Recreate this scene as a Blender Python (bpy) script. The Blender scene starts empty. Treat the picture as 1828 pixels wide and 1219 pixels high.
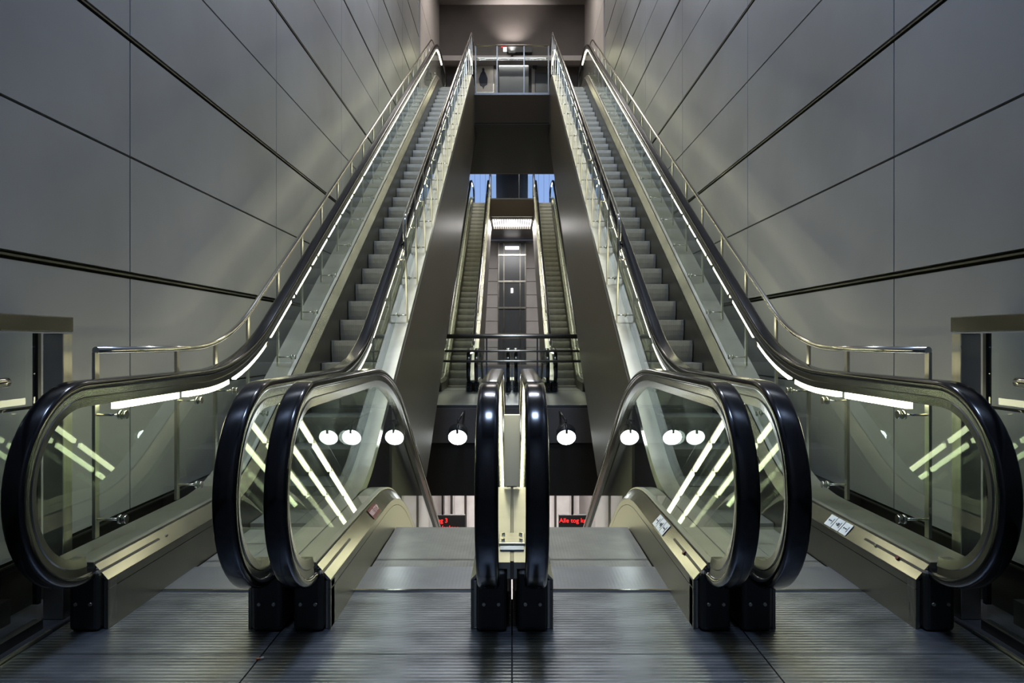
import bpy, bmesh, math, random
from mathutils import Vector, Matrix
random.seed(7)
sc = bpy.context.scene
C = sc.collection

# ------------------------------------------------------------------ camera, world, exposure, big lights
CAM_Z = 1.19
cam = bpy.data.cameras.new('camera'); co = bpy.data.objects.new('camera', cam); C.objects.link(co)
co.location = (0, 0, CAM_Z); co.rotation_euler = (math.pi/2, 0, 0)
cam.sensor_width = 36; cam.lens = 36*1308/1828; cam.clip_start = .05; cam.clip_end = 200
sc.camera = co
w = bpy.data.worlds.new('world'); sc.world = w; w.use_nodes = True
bg = w.node_tree.nodes['Background']; bg.inputs[0].default_value = (.62, .72, 1, 1); bg.inputs[1].default_value = .08
sc.view_settings.view_transform = 'Standard'; sc.view_settings.look = 'None'
sc.view_settings.gamma = 1; sc.view_settings.use_curve_mapping = False
sc.view_settings.exposure = 0.15
sc.cycles.transparent_max_bounces = 40
sc.cycles.max_bounces = 8
sc.cycles.use_denoising = True
sc.cycles.sample_clamp_indirect = 4
sc.cycles.caustics_reflective = False
sc.cycles.caustics_refractive = False

def area(name, loc, rot, sx, sy, power, col, parent=None):
    l = bpy.data.lights.new(name, 'AREA'); l.shape = 'RECTANGLE'; l.size = sx; l.size_y = sy
    l.energy = power; l.color = col
    o = bpy.data.objects.new(name, l); C.objects.link(o); o.location = loc; o.rotation_euler = rot
    if parent: o.parent = parent
    return o

WALL_X = 2.2
TAN = math.tan(math.radians(30))
H = 7.15
SHIFT = 14.3
CEIL = 11.3

# ------------------------------------------------------------------ materials
def mat(name, col, rough=.5, metal=0., spec=.5, emit=None, es=0.):
    m = bpy.data.materials.new(name); m.use_nodes = True
    b = m.node_tree.nodes['Principled BSDF']
    b.inputs['Base Color'].default_value = (*col, 1); b.inputs['Roughness'].default_value = rough
    b.inputs['Metallic'].default_value = metal; b.inputs['Specular IOR Level'].default_value = spec
    if emit:
        b.inputs['Emission Color'].default_value = (*emit, 1); b.inputs['Emission Strength'].default_value = es
    return m
def nodes(m): return m.node_tree.nodes, m.node_tree.links, m.node_tree.nodes['Principled BSDF']
def add_noise(m, c1, c2, scale=(1, 1, 1), ns=2., detail=5, rough=None, bump=0.):
    N, L, b = nodes(m)
    tc = N.new('ShaderNodeTexCoord'); mp = N.new('ShaderNodeMapping'); mp.inputs['Scale'].default_value = scale
    L.new(tc.outputs['Object'], mp.inputs[0])
    n = N.new('ShaderNodeTexNoise'); n.inputs['Scale'].default_value = ns; n.inputs['Detail'].default_value = detail
    L.new(mp.outputs[0], n.inputs['Vector'])
    r = N.new('ShaderNodeValToRGB'); r.color_ramp.elements[0].position = .3; r.color_ramp.elements[1].position = .7
    r.color_ramp.elements[0].color = (*c1, 1); r.color_ramp.elements[1].color = (*c2, 1)
    L.new(n.outputs[0], r.inputs[0]); L.new(r.outputs[0], b.inputs['Base Color'])
    if rough:
        mr = N.new('ShaderNodeMapRange'); mr.inputs['To Min'].default_value = rough[0]; mr.inputs['To Max'].default_value = rough[1]
        L.new(n.outputs[0], mr.inputs[0]); L.new(mr.outputs[0], b.inputs['Roughness'])
    if bump:
        bp = N.new('ShaderNodeBump'); bp.inputs['Strength'].default_value = bump; bp.inputs['Distance'].default_value = .01
        L.new(n.outputs[0], bp.inputs['Height']); L.new(bp.outputs[0], b.inputs['Normal'])
    return m
def grooves(m, axis, pitch, strength=.5, dist=.003):
    N, L, b = nodes(m)
    tc = N.new('ShaderNodeTexCoord'); wv = N.new('ShaderNodeTexWave'); wv.wave_type = 'BANDS'; wv.bands_direction = axis
    wv.inputs['Scale'].default_value = .31416/pitch/ 1.0; wv.inputs['Distortion'].default_value = 0
    L.new(tc.outputs['Object'], wv.inputs['Vector'])
    bp = N.new('ShaderNodeBump'); bp.inputs['Strength'].default_value = strength; bp.inputs['Distance'].default_value = dist
    L.new(wv.outputs[0], bp.inputs['Height']); L.new(bp.outputs[0], b.inputs['Normal'])
    return wv
M = {}
M['concrete'] = add_noise(mat('concrete', (.2, .2, .2), .5), (.21, .21, .21), (.335, .335, .338), (1, .5, .5), 1.1, 6, (.36, .5), .05)
M['concrete_pale'] = add_noise(mat('concrete_pale', (.5, .47, .45), .5), (.42, .39, .37), (.52, .48, .46), (1, 1, 1), .8, 4)
M['joint'] = mat('joint_black', (.012, .012, .012), .8)  # near-black backing of the panel joints, also the floor gutter
M['joint_bar'] = mat('joint_bar', (.09, .088, .07), .4, .8)
M['rubber'] = mat('black_rubber', (.003, .003, .004), .15, 0, .5)
M['black'] = mat('black_plastic', (.006, .006, .006), .45)
M['steel'] = add_noise(mat('brushed_steel', (.5, .49, .45), .3, 1), (.42, .41, .36), (.52, .5, .44), (1, 6, 1), 6, 3, (.24, .36))
M['steel_dark'] = add_noise(mat('dark_steel', (.2, .19, .17), .35, 1), (.17, .16, .14), (.24, .23, .2), (1, 2, 1), 3, 3, (.28, .4))
M['guide'] = add_noise(mat('guide_steel', (.2, .2, .19), .24, 1), (.14, .138, .13), (.21, .205, .19), (1, 1, 1), 3, 3, (.2, .3))
M['skirt'] = add_noise(mat('skirt_steel', (.3, .29, .25), .34, 1), (.16, .152, .125), (.21, .2, .168), (1, 1, 1), 2.5, 3, (.3, .42))
M['shoulder'] = add_noise(mat('shoulder_steel', (.5, .5, .46), .22, 1), (.33, .325, .3), (.42, .415, .385), (1, 1, 1), 3, 3, (.18, .3))
M['chrome'] = mat('polished_steel', (.66, .64, .58), .12, 1)
M['cream'] = add_noise(mat('satin_steel_deck', (.5, .48, .42), .36, 1), (.42, .41, .37), (.52, .505, .455), (1, 1, 1), 4, 3, (.3, .42))
M['cladding'] = add_noise(mat('bronze_cladding', (.15, .13, .1), .35, .3), (.125, .106, .084), (.15, .128, .1), (1, .4, .4), 1.2, 3, (.36, .46))
M['fascia'] = add_noise(mat('fascia_metal', (.2, .18, .17), .4, .4), (.17, .155, .145), (.22, .2, .19), (1, 1, 1), 1.5, 3)
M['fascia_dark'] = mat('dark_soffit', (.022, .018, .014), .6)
M['bulkhead'] = add_noise(mat('bulkhead_plaster', (.16, .14, .13), .6), (.1, .088, .08), (.135, .118, .108), (1, 1, 1), 1.2, 4)
M['ceiling'] = mat('ceiling_paint', (.4, .37, .35), .7)
M['landing'] = add_noise(mat('landing_plate', (.2, .21, .23), .32, .85), (.16, .175, .2), (.3, .32, .35), (2.2, 5, 1), 1.7, 8, (.25, .42))
def landing_grooves():
    m = M['landing']; N, L, b = nodes(m)
    grooves(m, 'Y', .026, .55, .002)
landing_grooves()
M['comb'] = add_noise(mat('comb_plate', (.33, .34, .36), .35, .8), (.27, .28, .3), (.36, .37, .4), (2, 2, 1), 2, 5)
grooves(M['comb'], 'X', .018, .12, .001)
M['step'] = add_noise(mat('step_metal', (.25, .25, .25), .45, .55), (.2, .198, .18), (.28, .275, .25), (3, 3, 3), 2, 4)
grooves(M['step'], 'X', .018, .14, .002)
M['emit_strip'] = mat('tube_light', (1, 1, .8), .5, emit=(1, .95, .62), es=10)
M['emit_lamp'] = mat('lamp_lens', (1, 1, 1), .5, emit=(.93, 1, .97), es=14)
M['emit_white'] = mat('ceiling_diffuser', (1, 1, 1), .5, emit=(.86, .91, 1), es=6)
M['emit_blue'] = mat('cool_diffuser', (1, 1, 1), .5, emit=(.42, .58, 1), es=6)
M['emit_louvre'] = mat('louvre_light', (1, 1, 1), .5, emit=(1, .96, .97), es=2.5)
M['emit_red'] = mat('red_led', (.2, 0, 0), .5, emit=(1, .02, .02), es=2.2)
M['label_red'] = mat('red_enamel', (.12, .012, .02), .4)
M['white'] = mat('white_enamel', (.75, .77, .8), .4)
M['ink'] = mat('dark_print', (.03, .035, .06), .5)
M['pink'] = mat('pale_print', (.8, .6, .6), .5)
M['blue'] = mat('blue_lit_glass', (.1, .2, .5), .3, emit=(.27, .42, .78), es=.9)
M['white_panel'] = add_noise(mat('platform_panel', (.8, .76, .73), .4), (.72, .68, .66), (.85, .82, .8), (1, 1, 1), 2, 3)
M['paper'] = add_noise(mat('poster_paper', (.6, .55, .5), .5), (.5, .46, .42), (.72, .67, .62), (1, 1, 1), 3, 4)
M['grey_panel'] = mat('grey_panel', (.1, .105, .11), .25, .3)
M['bulb_dark'] = mat('lamp_housing', (.05, .05, .05), .4, .5)
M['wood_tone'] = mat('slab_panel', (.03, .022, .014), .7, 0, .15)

def glass(name, tint, ior):
    m = bpy.data.materials.new(name); m.use_nodes = True; N, L = m.node_tree.nodes, m.node_tree.links
    N.clear(); out = N.new('ShaderNodeOutputMaterial')
    tr = N.new('ShaderNodeBsdfTransparent'); tr.inputs[0].default_value = (*tint, 1)
    gl = N.new('ShaderNodeBsdfGlossy'); gl.inputs[1].default_value = .01; gl.inputs[0].default_value = (.95, 1, .97, 1)
    fr = N.new('ShaderNodeFresnel'); fr.inputs[0].default_value = ior
    ge = N.new('ShaderNodeNewGeometry'); iv = N.new('ShaderNodeMath'); iv.operation = 'SUBTRACT'; iv.inputs[0].default_value = 1
    L.new(ge.outputs['Backfacing'], iv.inputs[1])
    mu = N.new('ShaderNodeMath'); mu.operation = 'MULTIPLY'; L.new(fr.outputs[0], mu.inputs[0]); L.new(iv.outputs[0], mu.inputs[1])
    mx = N.new('ShaderNodeMixShader'); L.new(mu.outputs[0], mx.inputs[0]); L.new(tr.outputs[0], mx.inputs[1]); L.new(gl.outputs[0], mx.inputs[2])
    L.new(mx.outputs[0], out.inputs[0])
    return m
M['glass'] = glass('balustrade_glass', (.92, .955, .93), 1.5)
M['glass_clear'] = glass('railing_glass', (.93, .96, .95), 1.4)

# ------------------------------------------------------------------ mesh helpers
class MB:
    def __init__(s): s.v = []; s.f = []; s.mi = []; s.m = 0; s.sm = []
    def face(s, idx, smooth=False): s.f.append(idx); s.mi.append(s.m); s.sm.append(smooth)
    def box(s, x0, x1, y0, y1, z0, z1):
        if x0 > x1: x0, x1 = x1, x0
        b = len(s.v)
        s.v += [(x0,y0,z0),(x1,y0,z0),(x1,y1,z0),(x0,y1,z0),(x0,y0,z1),(x1,y0,z1),(x1,y1,z1),(x0,y1,z1)]
        for q in ((0,3,2,1),(4,5,6,7),(0,1,5,4),(1,2,6,5),(2,3,7,6),(3,0,4,7)): s.face([b+i for i in q])
        return s
    def prism_x(s, poly, x0, x1):          # poly in (y,z)
        if x0 > x1: x0, x1 = x1, x0
        n = len(poly); b = len(s.v)
        s.v += [(x0, y, z) for y, z in poly] + [(x1, y, z) for y, z in poly]
        s.face(list(range(b, b+n))[::-1]); s.face(list(range(b+n, b+2*n)))
        for i in range(n):
            j = (i+1) % n; s.face([b+i, b+j, b+n+j, b+n+i])
        return s
    def prism_y(s, poly, y0, y1):          # poly in (x,z)
        n = len(poly); b = len(s.v)
        s.v += [(x, y0, z) for x, z in poly] + [(x, y1, z) for x, z in poly]
        s.face(list(range(b, b+n))); s.face(list(range(b+n, b+2*n))[::-1])
        for i in range(n):
            j = (i+1) % n; s.face([b+j, b+i, b+n+i, b+n+j])
        return s
    def sweep(s, path, prof, x=0., closed=True, caps=True, smooth=True):   # path (y,z); prof (u across x, v along outward normal)
        n = len(prof); b = len(s.v); P = len(path); nm = normals(path)
        for (y, z), (ny, nz) in zip(path, nm):
            s.v += [(x+u, y+ny*v, z+nz*v) for u, v in prof]
        for i in range(P-1):
            for j in range(n if closed else n-1):
                k = (j+1) % n
                s.face([b+i*n+j, b+i*n+k, b+(i+1)*n+k, b+(i+1)*n+j], smooth)
        if caps and closed:
            s.face([b+j for j in range(n)][::-1]); s.face([b+(P-1)*n+j for j in range(n)])
        return s
    def tube(s, pts, r, seg=10):
        b0 = len(s.v); pts = [Vector(p) for p in pts]; P = len(pts)
        up = None
        for i, p in enumerate(pts):
            t = (pts[min(i+1, P-1)] - pts[max(i-1, 0)]).normalized()
            if up is None:
                up = Vector((1,0,0)) if abs(t.x) < .8 else Vector((0,0,1))
            a = (up - t*up.dot(t)).normalized(); up = a; c = t.cross(a)
            for k in range(seg):
                an = 2*math.pi*k/seg; s.v.append(tuple(p + a*r*math.cos(an) + c*r*math.sin(an)))
        for i in range(P-1):
            for k in range(seg):
                l = (k+1) % seg
                s.face([b0+i*seg+k, b0+i*seg+l, b0+(i+1)*seg+l, b0+(i+1)*seg+k], True)
        s.face([b0+k for k in range(seg)][::-1]); s.face([b0+(P-1)*seg+k for k in range(seg)])
        return s
    def build(s, name, material, parent=None, bevel=0., bseg=2, autosmooth=False):
        me = bpy.data.meshes.new(name); me.from_pydata(s.v, [], s.f)
        mats = material if isinstance(material, (list, tuple)) else [material]
        for m in mats: me.materials.append(m)
        me.polygons.foreach_set('material_index', s.mi); me.polygons.foreach_set('use_smooth', s.sm)
        bm = bmesh.new(); bm.from_mesh(me); bmesh.ops.recalc_face_normals(bm, faces=bm.faces); bm.to_mesh(me); bm.free()
        me.update()
        o = bpy.data.objects.new(name, me); C.objects.link(o)
        if bevel:
            md = o.modifiers.new('bevel', 'BEVEL'); md.width = bevel; md.segments = bseg; md.limit_method = 'ANGLE'; md.angle_limit = math.radians(40)
        if parent: o.parent = parent
        return o
def normals(path):
    out = []; P = len(path)
    for i in range(P):
        a = path[max(i-1, 0)]; c = path[min(i+1, P-1)]
        ty, tz = c[0]-a[0], c[1]-a[1]; l = math.hypot(ty, tz) or 1
        out.append((-tz/l, ty/l))
    return out
def offset(path, d):
    return [(y+ny*d, z+nz*d) for (y, z), (ny, nz) in zip(path, normals(path))]
def fillet(pts, radii, seg=10):
    out = [pts[0]]
    for i in range(1, len(pts)-1):
        p0, p1, p2 = Vector(pts[i-1]), Vector(pts[i]), Vector(pts[i+1]); R = radii[i-1]
        a = (p0-p1).normalized(); b = (p2-p1).normalized(); ang = a.angle(b); t = R/math.tan(ang/2)
        c = p1 + (a+b).normalized()*R/math.sin(ang/2)
        s0 = p1+a*t-c; e0 = p1+b*t-c
        a0 = math.atan2(s0.y, s0.x); a1 = math.atan2(e0.y, e0.x); da = (a1-a0+math.pi) % (2*math.pi)-math.pi
        for k in range(seg+1):
            q = a0+da*k/seg; out.append((c.x+R*math.cos(q), c.y+R*math.sin(q)))
    out.append(pts[-1]); return out
def arc(cy, cz, r, a0, a1, seg=24):
    return [(cy+r*math.cos(math.radians(a0+(a1-a0)*k/seg)), cz+r*math.sin(math.radians(a0+(a1-a0)*k/seg))) for k in range(seg+1)]
def rrect(w, h, r, seg=3, cx=0, cz=0):
    out = []
    for sx, sz, a in ((1, 1, 0), (-1, 1, 90), (-1, -1, 180), (1, -1, 270)):
        for k in range(seg+1):
            q = math.radians(a+90*k/seg); out.append((cx+sx*(w/2-r)+r*math.cos(q), cz+sz*(h/2-r)+r*math.sin(q)))
    return out
def thing(name, label, cat, loc=(0,0,0), group=None, rotz=0):
    o = bpy.data.objects.new(name, None); C.objects.link(o); o.location = loc; o.rotation_euler = (0, 0, rotz)
    o.empty_display_size = .2
    o['label'] = label; o['category'] = cat
    if group: o['group'] = group
    return o
def tag(o, label, cat, group=None):
    o['label'] = label; o['category'] = cat
    if group: o['group'] = group
    return o
def struct(o, label=None):
    o['kind'] = 'structure'
    if label: o['label'] = label
    return o
def copy_tree(o, dy, label=None, group=None):
    def rec(src, par):
        c = src.copy(); C.objects.link(c)
        if par is not None: c.parent = par; 
        for ch in [x for x in ALL if x.parent is src]: rec(ch, c)
        return c
    ALL = list(bpy.data.objects)
    c = rec(o, None); c.location = (o.location.x, o.location.y+dy, o.location.z)
    if label: c['label'] = label
    if group: c['group'] = group
    return c
def text_mesh(txt, size, depth=.001):
    cu = bpy.data.curves.new('tmp', 'FONT'); cu.body = txt; cu.size = size; cu.extrude = depth; cu.align_x = 'CENTER'; cu.align_y = 'CENTER'
    to = bpy.data.objects.new('tmp', cu); C.objects.link(to)
    me = bpy.data.meshes.new_from_object(to.evaluated_get(bpy.context.evaluated_depsgraph_get()))
    bpy.data.objects.remove(to); bpy.data.curves.remove(cu)
    return me

# ------------------------------------------------------------------ room shell
def wall_side(side):
    nm = 'left' if side < 0 else 'right'
    p = MB(); back = MB(); bars = MB()
    x0 = side*WALL_X; x1 = side*(WALL_X+.05)
    zs = [CAM_Z+2.2*(-.447+.31*n) for n in range(0, 16)]
    ys = [4.22+2.62*k for k in range(-3, 6)]
    for i in range(len(ys)-1):
        ya, yb = ys[i]+.006, ys[i+1]-.006
        for n in range(len(zs)-1):
            ga = .021 if n % 2 == 0 else .007; gb = .021 if (n+1) % 2 == 0 else .007
            p.box(x0, x1, ya, yb, zs[n]+ga, min(zs[n+1]-gb, CEIL))
    back.box(x1, side*(WALL_X+.15), ys[0], ys[-1], -.2, CEIL)
    for n in range(0, len(zs), 2):
        bars.box(side*(WALL_X-.004), side*(WALL_X+.05), ys[0], ys[-1], zs[n]-.005, zs[n]+.005)
    struct(p.build('wall_'+nm, M['concrete']))
    struct(back.build('wall_%s_backing' % nm, M['joint']))
    struct(bars.build('trim_%d' % (1 if side < 0 else 2), M['joint_bar']))
    # bottom metal skirting
    b = MB(); b.box(side*(WALL_X-.01), side*(WALL_X+.05), -3.6, 3.2, -.06, .065)
    struct(b.build('baseboard_'+nm, M['steel_dark']))
    # lower shaft wall beyond (behind second bank) with the same panels, and pale upper return
    q = MB(); ye = ys[-1]
    for i in range(8):
        ya, yb = ye+2.62*i+.006, ye+2.62*(i+1)-.006
        for n in range(0, 13):
            ga = .026 if n % 2 == 0 else .007; gb = .026 if (n+1) % 2 == 0 else .007
            if ya < 22.5 and zs[n+1] > 6.44+.5: continue
            q.box(x0, x1, ya, yb, zs[n]+ga, zs[n+1]-gb)
    q.box(x1, side*(WALL_X+.15), ye, ye+21, -.2, 10)
    struct(q.build('wall_%s_rear' % nm, M['concrete']))
    u = MB()
    zz = [6.5, 7.9, 9.3, 11.5]
    for a, b_ in zip(zz[:-1], zz[1:]):
        u.box(side*(WALL_X-.02), side*(WALL_X+.03), 17.45, 22.9, a+.008, b_-.008)
    struct(u.build('wall_%s_upper' % nm, M['concrete_pale']))
    # shaft wall below floor level
    s = MB(); s.box(side*(WALL_X), side*(WALL_X+.1), 3.2, 30, -5.6, -.2)
    struct(s.build('wall_%s_lower' % nm, M['fascia']))
wall_side(-1); wall_side(1)

# landing floor: ribbed plates with seams
f = MB()
ysm = [-3.0, -1.5, .45, 2.0, 2.79, 3.5]
for i in range(len(ysm)-1):
    for xa, xb in ((-1.88, -.95), (-.95, 0), (0, .95), (.95, 1.88)):
        f.box(xa+.003, xb-.003, ysm[i]+.003, ysm[i+1]-.003, -.04, 0)
struct(f.build('floor', M['landing']), 'ribbed steel landing plates with straight seams')
g = MB(); g.box(-2.25, 2.25, -3.2, 3.5, -.12, -.041); g.box(-2.2, -1.93, 3.5, 4.4, -.12, -.041); g.box(1.93, 2.2, 3.5, 4.4, -.12, -.041)
struct(g.build('floor_gutter', M['joint']))
t = MB()
for s in (-1, 1): t.box(s*1.882, s*1.895, -3, 3.0, -.04, .012)
struct(t.build('trim_3', M['steel']))
# ceiling of the tall shaft
c = MB(); c.box(-2.35, 2.35, -3.6, 22.9, CEIL, CEIL+.2)
struct(c.build('ceiling', M['ceiling']))
c = MB(); c.box(-2.35, 2.35, -3.75, -3.6, -.2, CEIL)
struct(c.build('wall_back', M['concrete']))
# upper concourse: bulkhead, rear wall, slab
b = MB(); b.box(-2.2, 2.2, 22.0, 22.3, 9.75, CEIL)
struct(b.build('wall_bulkhead', M['bulkhead']))
b = MB(); b.box(-2.2, 2.2, 21.93, 22.32, 9.6, 9.75)
struct(b.build('trim_4', M['concrete_pale']))
b = MB(); b.box(-2.2, 2.2, 22.3, 22.86, 9.75, 9.85)
struct(b.build('ceiling_upper', M['ceiling']))
b = MB(); b.box(-2.2, 2.2, 22.86, 23.0, 6.44, CEIL)
struct(b.build('wall_upper_rear', M['bulkhead']))
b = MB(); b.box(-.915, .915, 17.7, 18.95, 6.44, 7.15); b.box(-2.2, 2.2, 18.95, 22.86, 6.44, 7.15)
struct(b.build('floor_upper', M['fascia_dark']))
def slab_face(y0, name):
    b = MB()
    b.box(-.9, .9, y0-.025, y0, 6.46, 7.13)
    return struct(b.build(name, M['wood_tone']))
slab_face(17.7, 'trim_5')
# middle landing, its fascia
b = MB(); b.box(-2.19, 2.19, 13.0, 17.85, -1.54, 0)
struct(b.build('floor_middle', M['landing']))
b = MB(); b.box(-2.19, 2.19, 12.94, 13.0, -.6, .01)
struct(b.build('trim_6', M['fascia']))
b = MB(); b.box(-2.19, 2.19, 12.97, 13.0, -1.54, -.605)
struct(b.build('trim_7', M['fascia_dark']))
# rear end of the second shaft
b = MB()
zs = [CAM_Z+2.2*(-.447+.31*n) for n in range(0, 16)]
for n in range(0, 8):
    g_ = .02 if n % 2 == 0 else .008
    for xa, xb in ((-2.2, -1.45), (-1.43, -.73), (.73, 1.43), (1.45, 2.2)):
        b.box(xa, xb, 38.0, 38.1, max(0, zs[n])+g_, zs[n+1]-g_)
b.box(-2.2, 2.2, 38.1, 38.2, -.1, 6.44)
struct(b.build('wall_rear', M['concrete_pale']))
b = MB(); b.box(-.9, .9, 31.0, 33.3, 6.5, 7.2); b.box(-2.2, 2.2, 33.3, 38.2, 6.5, 7.2)
struct(b.build('floor_rear_upper', M['fascia']))
b = MB(); b.box(-.9, .9, 30.97, 31.0, 6.47, 7.2)
struct(b.build('trim_8', M['wood_tone']))
b = MB(); b.box(-2.3, 2.3, 22.9, 38.5, 10.0, 10.2)
struct(b.build('ceiling_rear', M['ceiling']))
b = MB(); b.box(-2.3, 2.3, 38.2, 38.4, 7.15, 10)
struct(b.build('wall_rear_upper', M['bulkhead']))
b = MB(); b.box(-2.19, 2.19, 36.0, 38.1, -.1, 0)
struct(b.build('floor_rear', M['fascia']))

# blue lit glass walls at the rear top
for s in (-1, 1):
    fr = thing('glass_partition', 'tall blue lit glass partition at the top of the %s rear escalator' % ('left' if s < 0 else 'right'), 'glass wall', (s*1.5, 37.6, 7.2))
    p = MB()
    for k in range(5): p.box(-.68+.275*k, -.68+.275*(k+1)-.012, 0, .04, 0, 2.6)
    p.build('pane', M['blue'], fr)
    q = MB(); q.box(-.72, -.69, -.02, .06, 0, 2.7); q.box(.69, .72, -.02, .06, 0, 2.7); q.box(-.72, .72, -.02, .06, 2.62, 2.7)
    q.build('frame', M['steel_dark'], fr)

# glass lift front in the middle of the rear wall
lf = thing('glass_lift_shaft', 'tall dark glass lift shaft with bright cross rails between pale rear wall panels', 'lift', (0, 37.95, 0))
p = MB(); p.box(-.68, .68, 0, .03, 0, 6.3); p.build('shaft_glass', M['grey_panel'], lf)
for x in (-.69, -.42, .42, .69):
    p = MB(); p.box(x-.03, x+.03, -.06, 0, 0, 6.35); p.build('mullion', M['steel_dark'], lf)
for n in (2, 4, 6, 8):
    z = zs[n]
    if z > 6.3: continue
    p = MB(); p.box(-.72, .72, -.1, -.04, z-.045, z+.045); p.build('cross_rail', M['steel'], lf)
p = MB(); p.box(-.36, .36, -.12, -.05, 5.95, 6.1); p.build('light_bar', M['emit_louvre'], lf)
p = MB(); p.box(-.055, .055, -.08, -.05, 3.7, 3.95); p.build('indicator', M['emit_louvre'], lf)

# louvred light under the rear slab
lv = thing('louvre_ceiling_light', 'wide white louvred ceiling light under the rear upper slab', 'ceiling light', (0, 32.4, 6.4))
p = MB(); p.box(-.86, .86, -1.25, 1.1, .04, .08); p.build('diffuser', M['emit_louvre'], lv)
p = MB()
for k in range(18): p.box(-.85+.1*k-.012, -.85+.1*k+.012, -1.25, 1.1, -.06, .04)
p.build('louvre_blade', M['steel'], lv)
p = MB(); p.box(-.89, -.86, -1.3, 1.15, -.07, .08); p.box(.86, .89, -1.3, 1.15, -.07, .08); p.box(-.89, .89, -1.3, -1.25, -.02, .08); p.box(-.89, .89, 1.1, 1.15, -.07, .08)
p.build('frame', M['steel'], lv)
area('lamp', (0, 0, -.1), (0, 0, 0), 1.7, 2.2, 330, (1, .97, .95), lv)
rear_fill = thing('ceiling_light', 'square white fill light added over the rear shaft beyond the upper bridge', 'ceiling light', (0, 27, 9.93))  # added fill fixture that brightens the dark rear flight
p = MB(); p.box(-.7, .7, -.7, .7, .0, .02); p.build('diffuser', M['emit_louvre'], rear_fill)
p = MB(); p.box(-.75, .75, -.75, .75, .021, .07); p.build('frame', M['steel_dark'], rear_fill)
area('lamp', (0, 0, -.02), (0, 0, 0), 1.3, 1.3, 240, (1, .97, .9), rear_fill)
concourse_fill = thing('ceiling_light', 'short white fill light added to brighten the upper concourse, just behind the bulkhead', 'ceiling light', (0, 22.5, 9.7))  # added fill fixture to lift the poster wall
p = MB(); p.box(-.5, .5, -.05, .05, .0, .02); p.build('diffuser', M['emit_louvre'], concourse_fill)
p = MB(); p.box(-.53, .53, -.07, .07, .021, .05); p.build('frame', M['steel_dark'], concourse_fill)
area('lamp', (0, 0, -.02), (0, 0, 0), 1.0, .1, 12, (1, .93, .88), concourse_fill)

# ------------------------------------------------------------------ escalators
HALF = .29; GL = .37
RUN = .2/TAN
NEW_Y, NEW_Z, NEW_R = 2.965, .622, .39
HANDRAIL_PROF = rrect(.084, .04, .016)
def hand_path(d, Hh):
    flat = NEW_Z+NEW_R
    v0 = 4.70 if d > 0 else 4.86
    run = Hh/TAN; v1 = v0+run
    endy = v1+(1.75 if d > 0 else .9)
    zt = flat+d*Hh
    pts = [(3.06, NEW_Z-NEW_R)] + arc(NEW_Y, NEW_Z, NEW_R, 270, 90, 28)
    mid = fillet([(NEW_Y, flat), (v0, flat), (v1, zt), (endy, zt)], [2.3, 2.3], 12)
    pts += mid[1:-1]
    pts += arc(endy, zt-NEW_R, NEW_R, 90, -90, 24)
    pts += [(endy-.2, zt-2*NEW_R)]
    return pts, mid
def base_path(d, Hh, y0=3.03):
    v0 = 4.68 if d > 0 else 4.84
    v1 = v0+Hh/TAN
    endy = v1+(1.8 if d > 0 else .9)
    return fillet([(y0, 0), (v0, 0), (v1, d*Hh), (endy, d*Hh)], [1.6, 1.6], 8), v0, v1, endy
STEP_ROWS = {}
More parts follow.
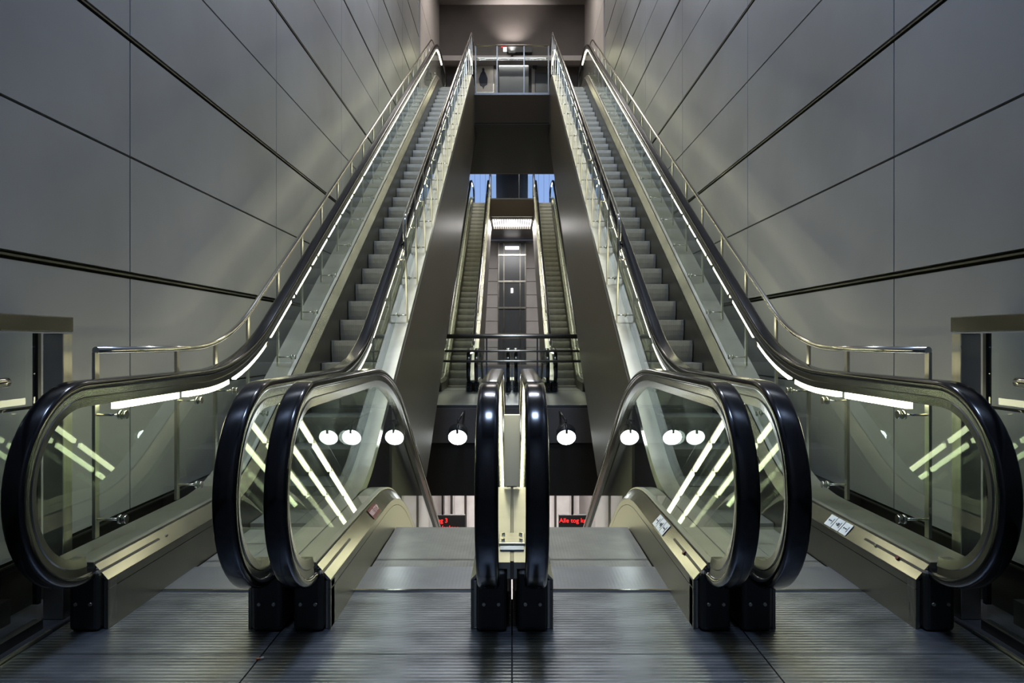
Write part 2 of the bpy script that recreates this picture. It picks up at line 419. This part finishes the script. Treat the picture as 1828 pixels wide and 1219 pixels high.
def make_escalator(name, label, cx, d, Hh, outer_side, wall_side_deck, group, first_step=1, steps_n=36):
    """outer_side: sign of x pointing away from the shaft's middle"""
    t = thing(name, label, 'escalator', (cx, 0, 0), group)
    hp, mid = hand_path(d, Hh)
    bp, v0, v1, endy = base_path(d, Hh)
    for s in (-1, 1):
        gx = s*GL
        # handrail belt
        m = MB(); m.sweep(hp, HANDRAIL_PROF, gx); m.build('handrail', M['rubber'], t)
        # steel guide under the belt
        m = MB(); m.sweep(hp[1:], [(-.03, -.018), (.03, -.018), (.026, -.046), (.03, -.05), (.022, -.086), (-.022, -.086), (-.03, -.05), (-.026, -.046)], gx, smooth=False)
        m.build('handrail_guide', M['guide'], t)
        # glass
        inner = offset(hp, -.078)
        lo = offset(bp, .275)
        top = [p for p in inner[1:-1]]
        poly = top + [(min(lo[-1][0], top[-1][0]), lo[-1][1])] + [p for p in lo[::-1] if top[0][0]+.25 < p[0] < top[-1][0]-.05] + [(top[0][0]+.1, lo[0][1])]
        m = MB(); m.prism_x(poly, gx-.006, gx+.006); m.build('glass_balustrade', M['glass'], t)
        # light strip in lengths
        m = MB(); L = 0; segs = []; st = [p for p in mid if True]
        dense = []
        for a, b in zip(mid[:-1], mid[1:]):
            n = max(1, int(math.hypot(b[0]-a[0], b[1]-a[1])/.08))
            for k in range(n): dense.append((a[0]+(b[0]-a[0])*k/n, a[1]+(b[1]-a[1])*k/n))
        dense.append(mid[-1])
        dense = [p for p in dense if p[0] > 3.16]
        cur = [dense[0]]; ln = 0
        for a, b in zip(dense[:-1], dense[1:]):
            ln += math.hypot(b[0]-a[0], b[1]-a[1])
            if ln > .64:
                if len(cur) > 1: m.sweep(cur, [(-.013, -.118), (.013, -.118), (.013, -.086), (-.013, -.086)], gx, smooth=False)
                cur = [b]; ln = 0
            else: cur.append(b)
        if d > 0 or s != outer_side: m.build('light_strip', M['emit_strip'], t)
        # deck and inner skirt as a swept section
        out = .545 if (wall_side_deck and s == outer_side) else (.461 if d > 0 else .452)
        for za, zb_ in ((-.3, .164), (.167, .204)):
            m = MB(); m.sweep(bp, [(s*HALF, za), (s*HALF, zb_), (s*(HALF+.012), zb_), (s*(HALF+.012), za)], 0, smooth=False)
            m.build('skirt_panel', M['skirt'], t)
        m = MB(); m.sweep(bp, [(s*HALF, .2055), (s*(HALF+.055), .268), (s*(HALF+.055), .25), (s*(HALF+.014), .2055)], 0, smooth=False)
        m.build('shoulder_panel', M['shoulder'], t)
        prof_deck = [(s*(HALF+.06), .25), (s*(HALF+.06), .277), (s*out, .277), (s*out, .21), (s*(out-.012), .21), (s*(out-.012), .25)]
        m = MB(); m.sweep(bp, prof_deck, 0, smooth=False); m.build('deck_cover', M['cream'], t)
        # newel base box at the near end
        m = MB()
        xi, xo = s*(HALF+.024), s*(HALF+.148)
        m.box(xi, xo, 3.0, 3.55, 0, .247)
        nb = m.build('newel_base', M['black'], t, bevel=.02, bseg=3)
        for bx in (s*(HALF+.055), s*(HALF+.115)):
            MB().tube([(bx, 2.992, .115), (bx, 3.004, .115)], .007, 8).build('bolt', M['steel'], nb)
        m = MB(); m.box(s*HALF, s*(HALF+.026), 3.04, 3.10, 0, .2)
        m.build('end_trim', M['steel'], t, bevel=.004)
    # comb plate
    m = MB(); m.box(-HALF, HALF, 3.505, 3.86, -.05, .004)
    m.build('comb_plate', M['comb'], t)
    m = MB(); m.box(-HALF, HALF, 3.488, 3.504, -.02, .007); m.build('comb_edge', M['chrome'], t)
    # steps
    w_ = HALF-.006
    me = None
    def step_mesh():
        m = MB()
        # tread and curved riser; local origin at nosing
        pr = [(0, 0), (RUN+.03, 0), (RUN+.03, -.03)]
        pr += [(.045, -.03)]
        pr += [(.03+.0, -.2), (.018, -.2), (.004, -.15), (-.004, -.1), (-.006, -.05), (-.002, -.012)]
        m.prism_x(pr, -w_, w_)
        return m
    o0 = step_mesh().build('step', M['step'], t)
    def put(y, z, first=[True]):
        nonlocal o0
        if first[0]:
            o0.location = (0, y, z); first[0] = False
        else:
            c_ = o0.copy(); C.objects.link(c_); c_.parent = t; c_.location = (0, y, z)
    if d > 0:
        ys0 = v0
        for k in (3, 2, 1): put(ys0-.02-RUN*k+RUN*.0+.0, -.004, )
        put(ys0-.02, .035)
        n = int(Hh/.2)
        for k in range(1, n+1):
            z = .2*k; 
            put(ys0+RUN*k, z)
        put(ys0+RUN*(n+1), Hh-.002); put(ys0+RUN*(n+2), Hh-.002)
    else:
        for k in (3, 2, 1): put(4.69-RUN*k, -.004-(.002 if k == 1 else 0))
        for k in range(1, min(14, int(Hh/.2))): put(4.69+RUN*(k-1)+.02, -.2*k)
    # upper landing plate of an ascending one
    if d > 0:
        m = MB(); m.box(-HALF, HALF, v1+RUN*1.5, endy, Hh-.06, Hh+.002); m.build('comb_plate', M['comb'], t)
    # truss cladding
    m = MB()
    dk = .21
    top = offset(bp, dk)
    if d > 0:
        yb = 8.3
        low = [(endy, Hh-.71), (v1+.9, Hh-.71), (yb, 0-.0), (5.2, -1.79), (5.0, -1.79), (5.0, -.3)]
        low = [(endy, Hh-.71), (v1+.3, Hh-1.45), (yb+.0, 0), (5.6, (5.6-yb)*TAN)]
        zt5 = [a[1]+(b[1]-a[1])*(5.6-a[0])/(b[0]-a[0]) for a, b in zip(top[:-1], top[1:]) if a[0] <= 5.6 <= b[0]][0]
        tp = [(5.6, zt5)] + [p for p in top if p[0] > 5.6]
    else:
        low = [(endy, -Hh-.4), (v1, -Hh-.4), (v0+1.2, -1.9), (4.2, -1.9)]
        tp = [(4.2, .1)] + [p for p in top if p[0] > 4.3]
    poly = tp + low
    for s in (-1, 1):
        if wall_side_deck and s == outer_side: continue
        xa = s*.442; xb = s*(.463 if d > 0 else .454)
        m.prism_x(poly, xa, xb)
    # soffit plate
    ll = low[:]
    for a, b in zip(ll[:-1], ll[1:]):
        m.prism_x([a, b, (b[0], b[1]+.02), (a[0], a[1]+.02)], -.44, .44)
    m.build('truss_cladding', M['cladding'], t)
    return t

UPN = {-1: 'left', 1: 'right'}
E = {}
for s in (-1, 1):
    E['up', s] = make_escalator('escalator', 'ascending escalator along the %s concrete wall, from the near landing' % UPN[s], s*1.38, 1, H, s, True, 'glass sided escalators at the near landing')
    E['down', s] = make_escalator('escalator', 'descending escalator just %s of the middle line, sinking past the near landing edge' % UPN[s], s*.46, -1, 5.5, s, False, 'glass sided escalators at the near landing')
for s in (-1, 1):
    copy_tree(E['up', s], SHIFT, 'distant ascending escalator on the %s of the middle landing' % UPN[s], 'glass sided escalators of the rear flight')
# distant descending pair: short copies reaching under the middle landing
for s in (-1, 1):
    c_ = make_escalator('escalator', 'distant descending escalator %s of the dark lift shaft on the middle landing' % UPN[s], s*.46, -1, 1.6, s, False, 'glass sided escalators of the rear flight')
    c_.location.y = SHIFT

# fixings on particular escalators (labels, buttons)
def plate_on_slope(par, s, y, w, l, material, name, lift=.003):
    # thin plate lying on the 49 degree sloped skirt shoulder
    a = Vector((s*HALF, 0, .205)); b = Vector((s*(HALF+.055), 0, .268)); u = (b-a).normalized(); n = Vector((-u.z*s, 0, abs(u.x))) 
    c0 = (a+b)/2 + n*lift
    m = MB(); pts = []
    for zz in (0, .0015):
        for du, dy in ((-w/2, -l/2), (w/2, -l/2), (w/2, l/2), (-w/2, l/2)):
            q = c0 + u*du + n*zz; pts.append((q.x, y+dy, q.z))
    m.v = pts
    for q in ((0,3,2,1),(4,5,6,7),(0,1,5,4),(1,2,6,5),(2,3,7,6),(3,0,4,7)): m.face(list(q))
    return m.build(name, material, par)
def pictos(par, s, y):
    for k in range(3):
        p = plate_on_slope(par, s, y+.085*k, .066, .078, M['white'], 'safety_sticker')
        # simple dark pictogram: head dot, body, treads
        plate_on_slope(par, s, y+.085*k+.018, .008, .008, M['ink'], 'pictogram', .005).parent = p
        plate_on_slope(par, s, y+.085*k-.002, .006+.012*(k==1), .018, M['ink'], 'pictogram', .005).parent = p
        plate_on_slope(par, s, y+.085*k-.022, .034, .003, M['ink'], 'pictogram', .005).parent = p
pictos(E['up', 1], 1, 3.72)
pictos(E['down', 1], 1, 3.72)
rl = plate_on_slope(E['down', -1], -1, 4.12, .06, .2, M['label_red'], 'stop_label'); 
me = text_mesh('NØD STOP', .042, .0008)
to = bpy.data.objects.new('lettering', me); me.materials.append(M['pink']); C.objects.link(to); to.parent = rl
a = Vector((-HALF, 0, .205)); b = Vector((-(HALF+.055), 0, .268)); u = (b-a).normalized(); n = Vector((abs(u.z), 0, abs(u.x))).normalized()
R = Matrix((( 0, u.x, n.x), (1, 0, n.y), (0, u.z, n.z))).to_4x4()
cc = (a+b)/2+n*.006; R.translation = Vector((cc.x, 4.12, cc.z)); to.matrix_local = R
def button(par, s, y, m_, r=.008):
    a = Vector((s*HALF, 0, .205)); b = Vector((s*(HALF+.055), 0, .268)); u = (b-a).normalized(); n = Vector((-u.z*s, 0, abs(u.x)))
    c0 = (a+b)/2+Vector((0, y, 0)); MB().tube([c0, c0+n*.008], r, 10).build('button', m_, par)
button(E['up', 1], 1, 3.42, M['chrome']); button(E['up', 1], 1, 3.22, M['label_red'], .01); button(E['down', 1], 1, 3.3, M['label_red'], .01)
button(E['up', -1], -1, 3.6, M['chrome'], .006)

# closing plate with bracket and white tag between the middle pair
cp = thing('center_cover', 'steel cover plate with bolted bracket and white tag between the two middle handrails', 'cover plate', (0, 0, 0))
m = MB(); m.box(-.0065, .0065, 3.05, 4.6, .2, .276); m.build('filler_strip', M['steel_dark'], cp)
m = MB(); m.box(-.06, .06, 3.28, 3.46, .279, .288); m.build('bracket', M['steel'], cp, bevel=.003)
for x in (-.04, .04):
    for y in (3.32, 3.42): MB().tube([(x, y, .288), (x, y, .298)], .008, 8).build('bolt', M['chrome'], cp)
m = MB(); m.box(-.052, .052, 3.19, 3.25, .279, .284); m.build('white_tag', M['white'], cp)
m = MB(); m.box(-.05, .05, 4.6, 4.64, .279, .73); m.build('upright_panel', M['white_panel'], cp, bevel=.004)

# ------------------------------------------------------------------ guard rails with posts and glass clamps
def incl(y, z_flat, v, top=None):
    z = z_flat + max(0, (y-v))*TAN
    return z
def guard(side, kind, label):
    wallk = kind == 'wall'
    X = side*(1.875 if wallk else .95); G = side*(1.75 if wallk else 1.01)
    t = thing('guard_rail', label, 'railing', (0, 0, 0), 'tubular guard rails beside the near escalators')
    if wallk:
        path = fillet([(3.3, 1.15), (4.8, 1.15), (4.8+H/TAN, 1.15+H), (18.6, 1.15+H)], [2.0, 1.5], 10)
        posts = [3.3, 4.1, 4.63, 5.2] + [5.87+.67*k for k in range(17)]
    else:
        zz = 1.15+(6.49-4.8)*TAN+.16
        path = fillet([(6.49, zz-.35), (6.49, zz), (4.8+H/TAN, 1.15+H+.16), (18.4, 1.15+H+.16)], [.12, 1.0], 8)
        posts = [6.49+.67*k for k in range(17)]
    m = MB(); m.tube([(X, y, z) for y, z in path], .017, 10); m.build('top_rail', M['chrome'], t)
    def railz(y):
        for a, b in zip(path[:-1], path[1:]):
            if a[0] <= y <= b[0] and b[0] > a[0]: return a[1]+(b[1]-a[1])*(y-a[0])/(b[0]-a[0])
        return path[-1][1]
    for y in posts:
        zt = railz(y+.001)-.01
        zb = .277+max(0, min(y-4.68, H/TAN))*TAN+.03
        off = 0 if wallk else side*-.024
        m = MB()
        # slightly leaning flat bar
        b0 = len(m.v); hw, hy = .006 if not wallk else .007, .017
        for (xx, z_) in ((X+off, zb), (X, zt)):
            m.v += [(xx-hw, y-hy, z_), (xx+hw, y-hy, z_), (xx+hw, y+hy, z_), (xx-hw, y+hy, z_)]
        for q in ((0,3,2,1),(4,5,6,7),(0,1,5,4),(1,2,6,5),(2,3,7,6),(3,0,4,7)): m.face([b0+i for i in q])
        po = m.build('post', M['steel'], t)
        # two clamps reaching the glass
        fl = max(0, min(y-4.7, H/TAN))*TAN
        for dz in (.86, .39):
            z_ = dz+fl+(.0 if y < 4.5 or dz < .5 else .02)
            xs = X+off*(1-(z_-zb)/(zt-zb)) if zt > zb else X
            m = MB(); m.tube([(xs, y, z_), (G+side*.006, y, z_)], .006, 8)
            m.tube([(G+side*.007, y, z_), (G+side*.02, y, z_)], .021, 12)
            m.tube([(G-side*.007, y, z_), (G-side*.016, y, z_)], .019, 12)
            m.build('glass_clamp', M['chrome'], po)
    return t
GR = {}
for s in (-1, 1):
    GR[s, 'w'] = guard(s, 'wall', 'long steel tube rail on posts along the %s concrete wall' % UPN[s])
    GR[s, 'i'] = guard(s, 'inner', 'steel tube rail with close posts on the open inner side of the %s ascending escalator' % UPN[s])
for s in (-1, 1):
    copy_tree(GR[s, 'w'], SHIFT, 'distant wall side tube rail of the %s rear escalator' % UPN[s], 'tubular guard rails beside the rear escalators')
    copy_tree(GR[s, 'i'], SHIFT, 'distant inner tube rail of the %s rear escalator' % UPN[s], 'tubular guard rails beside the rear escalators')

# ------------------------------------------------------------------ glass barriers beside the near landing
def barrier(s):
    t = thing('glass_barrier', 'steel framed glass barrier beside the %s outer newel at the near landing' % UPN[s], 'barrier', (s*2.03, 0, 0))
    m = MB(); m.box(-.045, .045, 3.24, 3.31, -.04, 1.225); m.build('post', M['steel'], t, bevel=.004)
    m = MB(); m.box(-.05, .05, .6, 3.31, 1.232, 1.30); m.build('top_beam', M['guide'], t, bevel=.004)
    m = MB(); m.box(-.006, .006, .62, 3.12, .0, 1.225); m.build('glass_pane', M['glass_clear'], t)
    m = MB(); m.box(-.012, .012, 3.12, 3.14, .07, 1.225); m.build('glass_edge', M['black'], t)
    m = MB(); m.box(-.02, .02, .62, 3.14, -.04, .0); m.build('bottom_channel', M['steel_dark'], t)
    m = MB(); m.box(-.045, .045, .6, .67, -.04, 1.225); m.build('post', M['steel'], t, bevel=.004)
    m = MB(); m.tube([(-s*.05, 1.2, 1.03), (-s*.05, 2.84, 1.03), (-s*.05, 2.87, 1.03)], .02, 12)
    m.tube([(-s*.05, 2.6, 1.03), (-s*.0, 2.6, 1.03)], .009, 8); m.tube([(-s*.05, 1.5, 1.03), (-s*.0, 1.5, 1.03)], .009, 8)
    m.build('grab_rail', M['chrome'], t)
barrier(-1); barrier(1)

# ------------------------------------------------------------------ bridge railings
def bridge_rail(y, z, xw, label, group, posts, rails=(1.16,), glass_h=1.05, rr=.02):
    t = thing('bridge_railing', label, 'railing', (0, y, z), group)
    m = MB(); m.box(-xw, xw, -.006, .006, .05, glass_h); m.build('glass_panel', M['glass_clear'], t)
    for i, h in enumerate(rails):
        m = MB(); m.tube([(-xw, -.02, h), (xw, -.02, h)], rr if i == 0 else rr*.5, 8); m.build('rail', M['steel_dark'] if y < 20 and z > 1 else M['cream'], t)
    m = MB(); m.box(-xw, xw, -.02, .02, -.03, .06); m.build('bottom_channel', M['grey_panel'], t)
    for x in posts:
        m = MB(); m.box(x-.014, x+.014, -.035, -.005, -.05, rails[0]); m.build('post', M['grey_panel'], t)
    return t
bridge_rail(17.75, H, .9, 'glass railing across the upper bridge, between the two ascending escalators', 'glass bridge railings', (-.88, -.36, .29, .88), (1.2, .88), 1.15, .022)
bridge_rail(13.02, 0, 1.42, 'glass railing with double tubes along the middle landing edge', 'glass bridge railings', (-1.4, -.45, .45, 1.4), (1.28, 1.02, .84), 1.2, .04)
bridge_rail(31.05, 7.2, .9, 'small distant glass railing at the top of the rear escalators', 'glass bridge railings', (-.88, .3, .88), (1.3, 1.1), 1.0, .03)

# ------------------------------------------------------------------ upper concourse furniture
YW = 22.83
po = thing('poster', 'pale framed wall poster with a dark standing figure, seen through the upper bridge railing', 'poster', (-.85, YW, 8.92))
m = MB(); m.box(-.29, .29, -.05, 0, 0, .98); m.build('poster_frame', M['steel'], po)
m = MB(); m.box(-.265, .265, -.056, -.05, .03, .95); m.build('poster_print', M['paper'], po)
pts = [(-.11, .22), (-.03, .18), (.0, .1), (.04, .2), (.13, .25), (.14, .45), (.07, .62), (.035, .66), (.035, .74), (.0, .78), (-.04, .75), (-.04, .66), (-.09, .6), (-.15, .42)]
m = MB(); m.prism_y([(x*.95-.04, z) for x, z in pts], -.06, -.056); m.build('poster_figure', M['ink'], po)
m = MB(); m.box(-.2, .1, -.06, -.056, .86, .88); m.build('poster_text_line', M['ink'], po)
cb = thing('steel_cabinet', 'dark grey metal cabinet doors in the middle of the upper concourse wall', 'cabinet', (.06, YW, 7.15))
m = MB(); m.box(-.46, .46, -.3, 0, 0, 2.55); m.build('body', M['grey_panel'], cb, bevel=.01)
m = MB(); m.box(-.45, -.02, -.32, -.3, .05, 2.5); m.build('door', M['grey_panel'], cb)
m = MB(); m.box(.02, .45, -.32, -.3, .05, 2.5); m.build('door', M['grey_panel'], cb)
for x, wd, lab in ((-.5, .05, 'narrow white wall strip beside the poster on the upper concourse'), (.66, .05, 'narrow white wall strip beyond the dark cabinet on the upper concourse')):
    o = MB().box(x-wd, x+wd, YW-.04, YW, 7.15, 9.7).build('wall_strip', M['concrete_pale']); tag(o, lab, 'wall panel')
o = MB().box(.73, 1.12, YW-.05, YW, 7.15, 9.55).build('door_panel', M['grey_panel']); tag(o, 'blue grey door panel at the end of the upper concourse wall', 'door')
for x, lab in ((-.5, 'small black box above the strip beside the poster'), (.7, 'small black box above the strip beyond the dark cabinet')):
    o = MB().box(x-.06, x+.07, YW-.12, YW-.045, 9.66, 9.8).build('loudspeaker', M['black'], bevel=.008); tag(o, lab, 'speaker')
sg = thing('overhead_sign', 'dark overhead sign box with a small red light on the upper bulkhead', 'sign', (.2, 21.9, 9.78))
m = MB(); m.box(-.35, .4, -.1, .02, .02, .2); m.build('sign_box', M['black'], sg)
m = MB(); m.box(-.46, -.36, -.1, .02, .08, .16); m.build('lit_end', M['emit_louvre'], sg)
m = MB(); m.box(-.52, -.36, -.105, -.1, .16, .2); m.build('red_light', M['emit_red'], sg)
# uplight washing the bulkhead
ul = thing('bulkhead_uplight', 'small uplight fixture washing the upper bulkhead with white light', 'light', (0, 21.72, 9.72))
m = MB(); m.box(-.1, .1, -.06, .06, 0, .06); m.build('housing', M['bulb_dark'], ul)
m = MB(); m.box(-.03, .03, .06, .22, .0, .03); m.build('arm', M['bulb_dark'], ul)
l = bpy.data.lights.new('uplight', 'SPOT'); l.energy = 150; l.color = (1, .93, .9); l.shadow_soft_size = .05; l.spot_size = math.radians(100); l.spot_blend = 1
o = bpy.data.objects.new('uplight', l); C.objects.link(o); o.parent = ul; o.location = (0, -.02, .1); o.rotation_euler = (math.radians(155), 0, 0)

# ------------------------------------------------------------------ spot lamps over the void
def spot(loc, r, label, wall=None, hang=.1, yaw=0):
    t = thing('spot_lamp', label, 'lamp', loc, 'round white spot lamps over the escalator pit', yaw)
    ca, sa = math.cos(math.radians(33)), math.sin(math.radians(33))
    m = MB(); m.tube([(0, ca*r, sa*r), (0, 0, 0)], r, 24)
    m.build('housing', M['bulb_dark'], t)
    m = MB(); m.tube([(0, -.001*ca, -.001*sa), (0, -.012*ca, -.012*sa)], r*.95, 28); m.build('lens', M['emit_lamp'], t)
    m = MB(); m.tube([(0, -.55*r, .45*r), (0, -.62*r, r+.02), (0, .1, r+.05)], r*.14, 8)
    if wall is None: m.tube([(0, .1, r+.05), (0, .1, r+hang)], r*.1, 8); m.tube([(0, .1, r+hang), (0, 1.56, r+hang)], r*.12, 8)
    else: m.tube([(0, .1, r+.04), (wall, .1, r+.04)], r*.12, 8)
    m.build('bracket', M['bulb_dark'], t)
    return t
for s in (-1, 1):
    spot((s*.846, 11.4, -.3), .15, 'larger white spot lamp on a long arm before the middle landing, %s of centre' % UPN[s])
    spot((s*.85, 5.3, .5), .068, 'small white spot lamp on the %s escalator side wall above the pit' % UPN[s], wall=s*.055, yaw=0)

# ------------------------------------------------------------------ platform level
b = MB(); b.box(-6, 6, 3.2, 27, -5.7, -5.5)
struct(b.build('floor_platform', M['white_panel']))
b = MB()
for k in range(-6, 6):
    b.box(k*.95+.02, (k+1)*.95-.02, 24.0, 24.1, -5.5, -1.6)
b.box(-6, 6, 24.1, 24.2, -5.5, -1.55)
struct(b.build('wall_platform', M['white_panel']))
b = MB(); b.box(-6, 6, 17.85, 24.2, -1.6, -1.5)
struct(b.build('ceiling_platform', M['fascia_dark']))
for x in (-1.95, -1.5, -.7, .75, 1.4, 1.95):
    o = MB().box(x-.035, x+.035, 23.6, 23.68, -5.5, -1.6).build('platform_post', M['fascia_dark'])
    tag(o, 'dark slim post in front of the bright platform wall far below', 'post', 'dark posts on the platform below')
area('platform_light', (0, 20.5, -1.75), (0, 0, 0), 4, 3, 520, (1, .95, .93))
area('platform_light', (0, 15.5, -1.75), (0, 0, 0), 3.6, 2, 120, (1, .95, .93))
def led_sign(x, rows, label):
    t = thing('led_sign', label, 'sign', (x, 16, -3.02))
    m = MB(); m.box(-.4, .4, 0, .1, 0, .42); m.build('sign_case', M['black'], t, bevel=.01)
    for rx in (-.1, ):
        m = MB(); m.tube([(rx, .05, .42), (rx, .05, 1.48)], .022, 8); m.build('hanger', M['black'], t)
    for txt, zz, xx in rows:
        me = text_mesh(txt, .135, .002); me.materials.append(M['emit_red'])
        o = bpy.data.objects.new('led_text', me); C.objects.link(o); o.parent = t
        o.rotation_euler = (math.pi/2, 0, 0); o.location = (xx, -.004, zz)
led_sign(1.42, (('Alle tog kører', .3, .0),), 'black hanging display with one red text line, below the right of the pit')
led_sign(-1.42, (('Tog 3', .3, -.14), ('Vanløse', .14, .05)), 'black hanging display with two red text lines, below the left of the pit')

# ------------------------------------------------------------------ ceiling lights of the shaft
def ceiling_light(y, sx, sy, power, col, label, em='emit_white'):
    t = thing('ceiling_light', label, 'ceiling light', (0, y, CEIL-.08), 'ceiling lights of the tall shaft')
    m = MB(); m.box(-sx/2, sx/2, -sy/2, sy/2, 0, .02); m.build('diffuser', M[em], t)
    m = MB(); m.box(-sx/2-.05, sx/2+.05, -sy/2-.05, sy/2+.05, .021, .08); m.build('frame', M['steel_dark'], t)
    area('lamp', (0, 0, -.01), (0, 0, 0), sx, sy, power, col, t)
ceiling_light(2.2, 1.6, 1.2, 520, (.5, .66, 1), 'square cool blue ceiling light above the near landing', 'emit_blue')
ceiling_light(9.5, 2.4, .14, 400, (.78, .86, 1), 'long white ceiling light across the middle of the shaft')
ceiling_light(18.5, 2.4, .4, 100, (1, .9, .82), 'long warm white ceiling light above the upper bridge')

# small litter on the landing plate
cg = thing('cigarette_butt', 'tiny orange cigarette butt lying on the ribbed landing plate', 'litter', (-.955, 2.735, .005))
MB().tube([(0, 0, 0), (.012, .006, 0)], .004, 8).build('filter', mat('filter_orange', (.6, .2, .06), .7), cg)
MB().tube([(.0125, .00625, 0), (.024, .012, 0)], .004, 8).build('paper', M['paper'], cg)
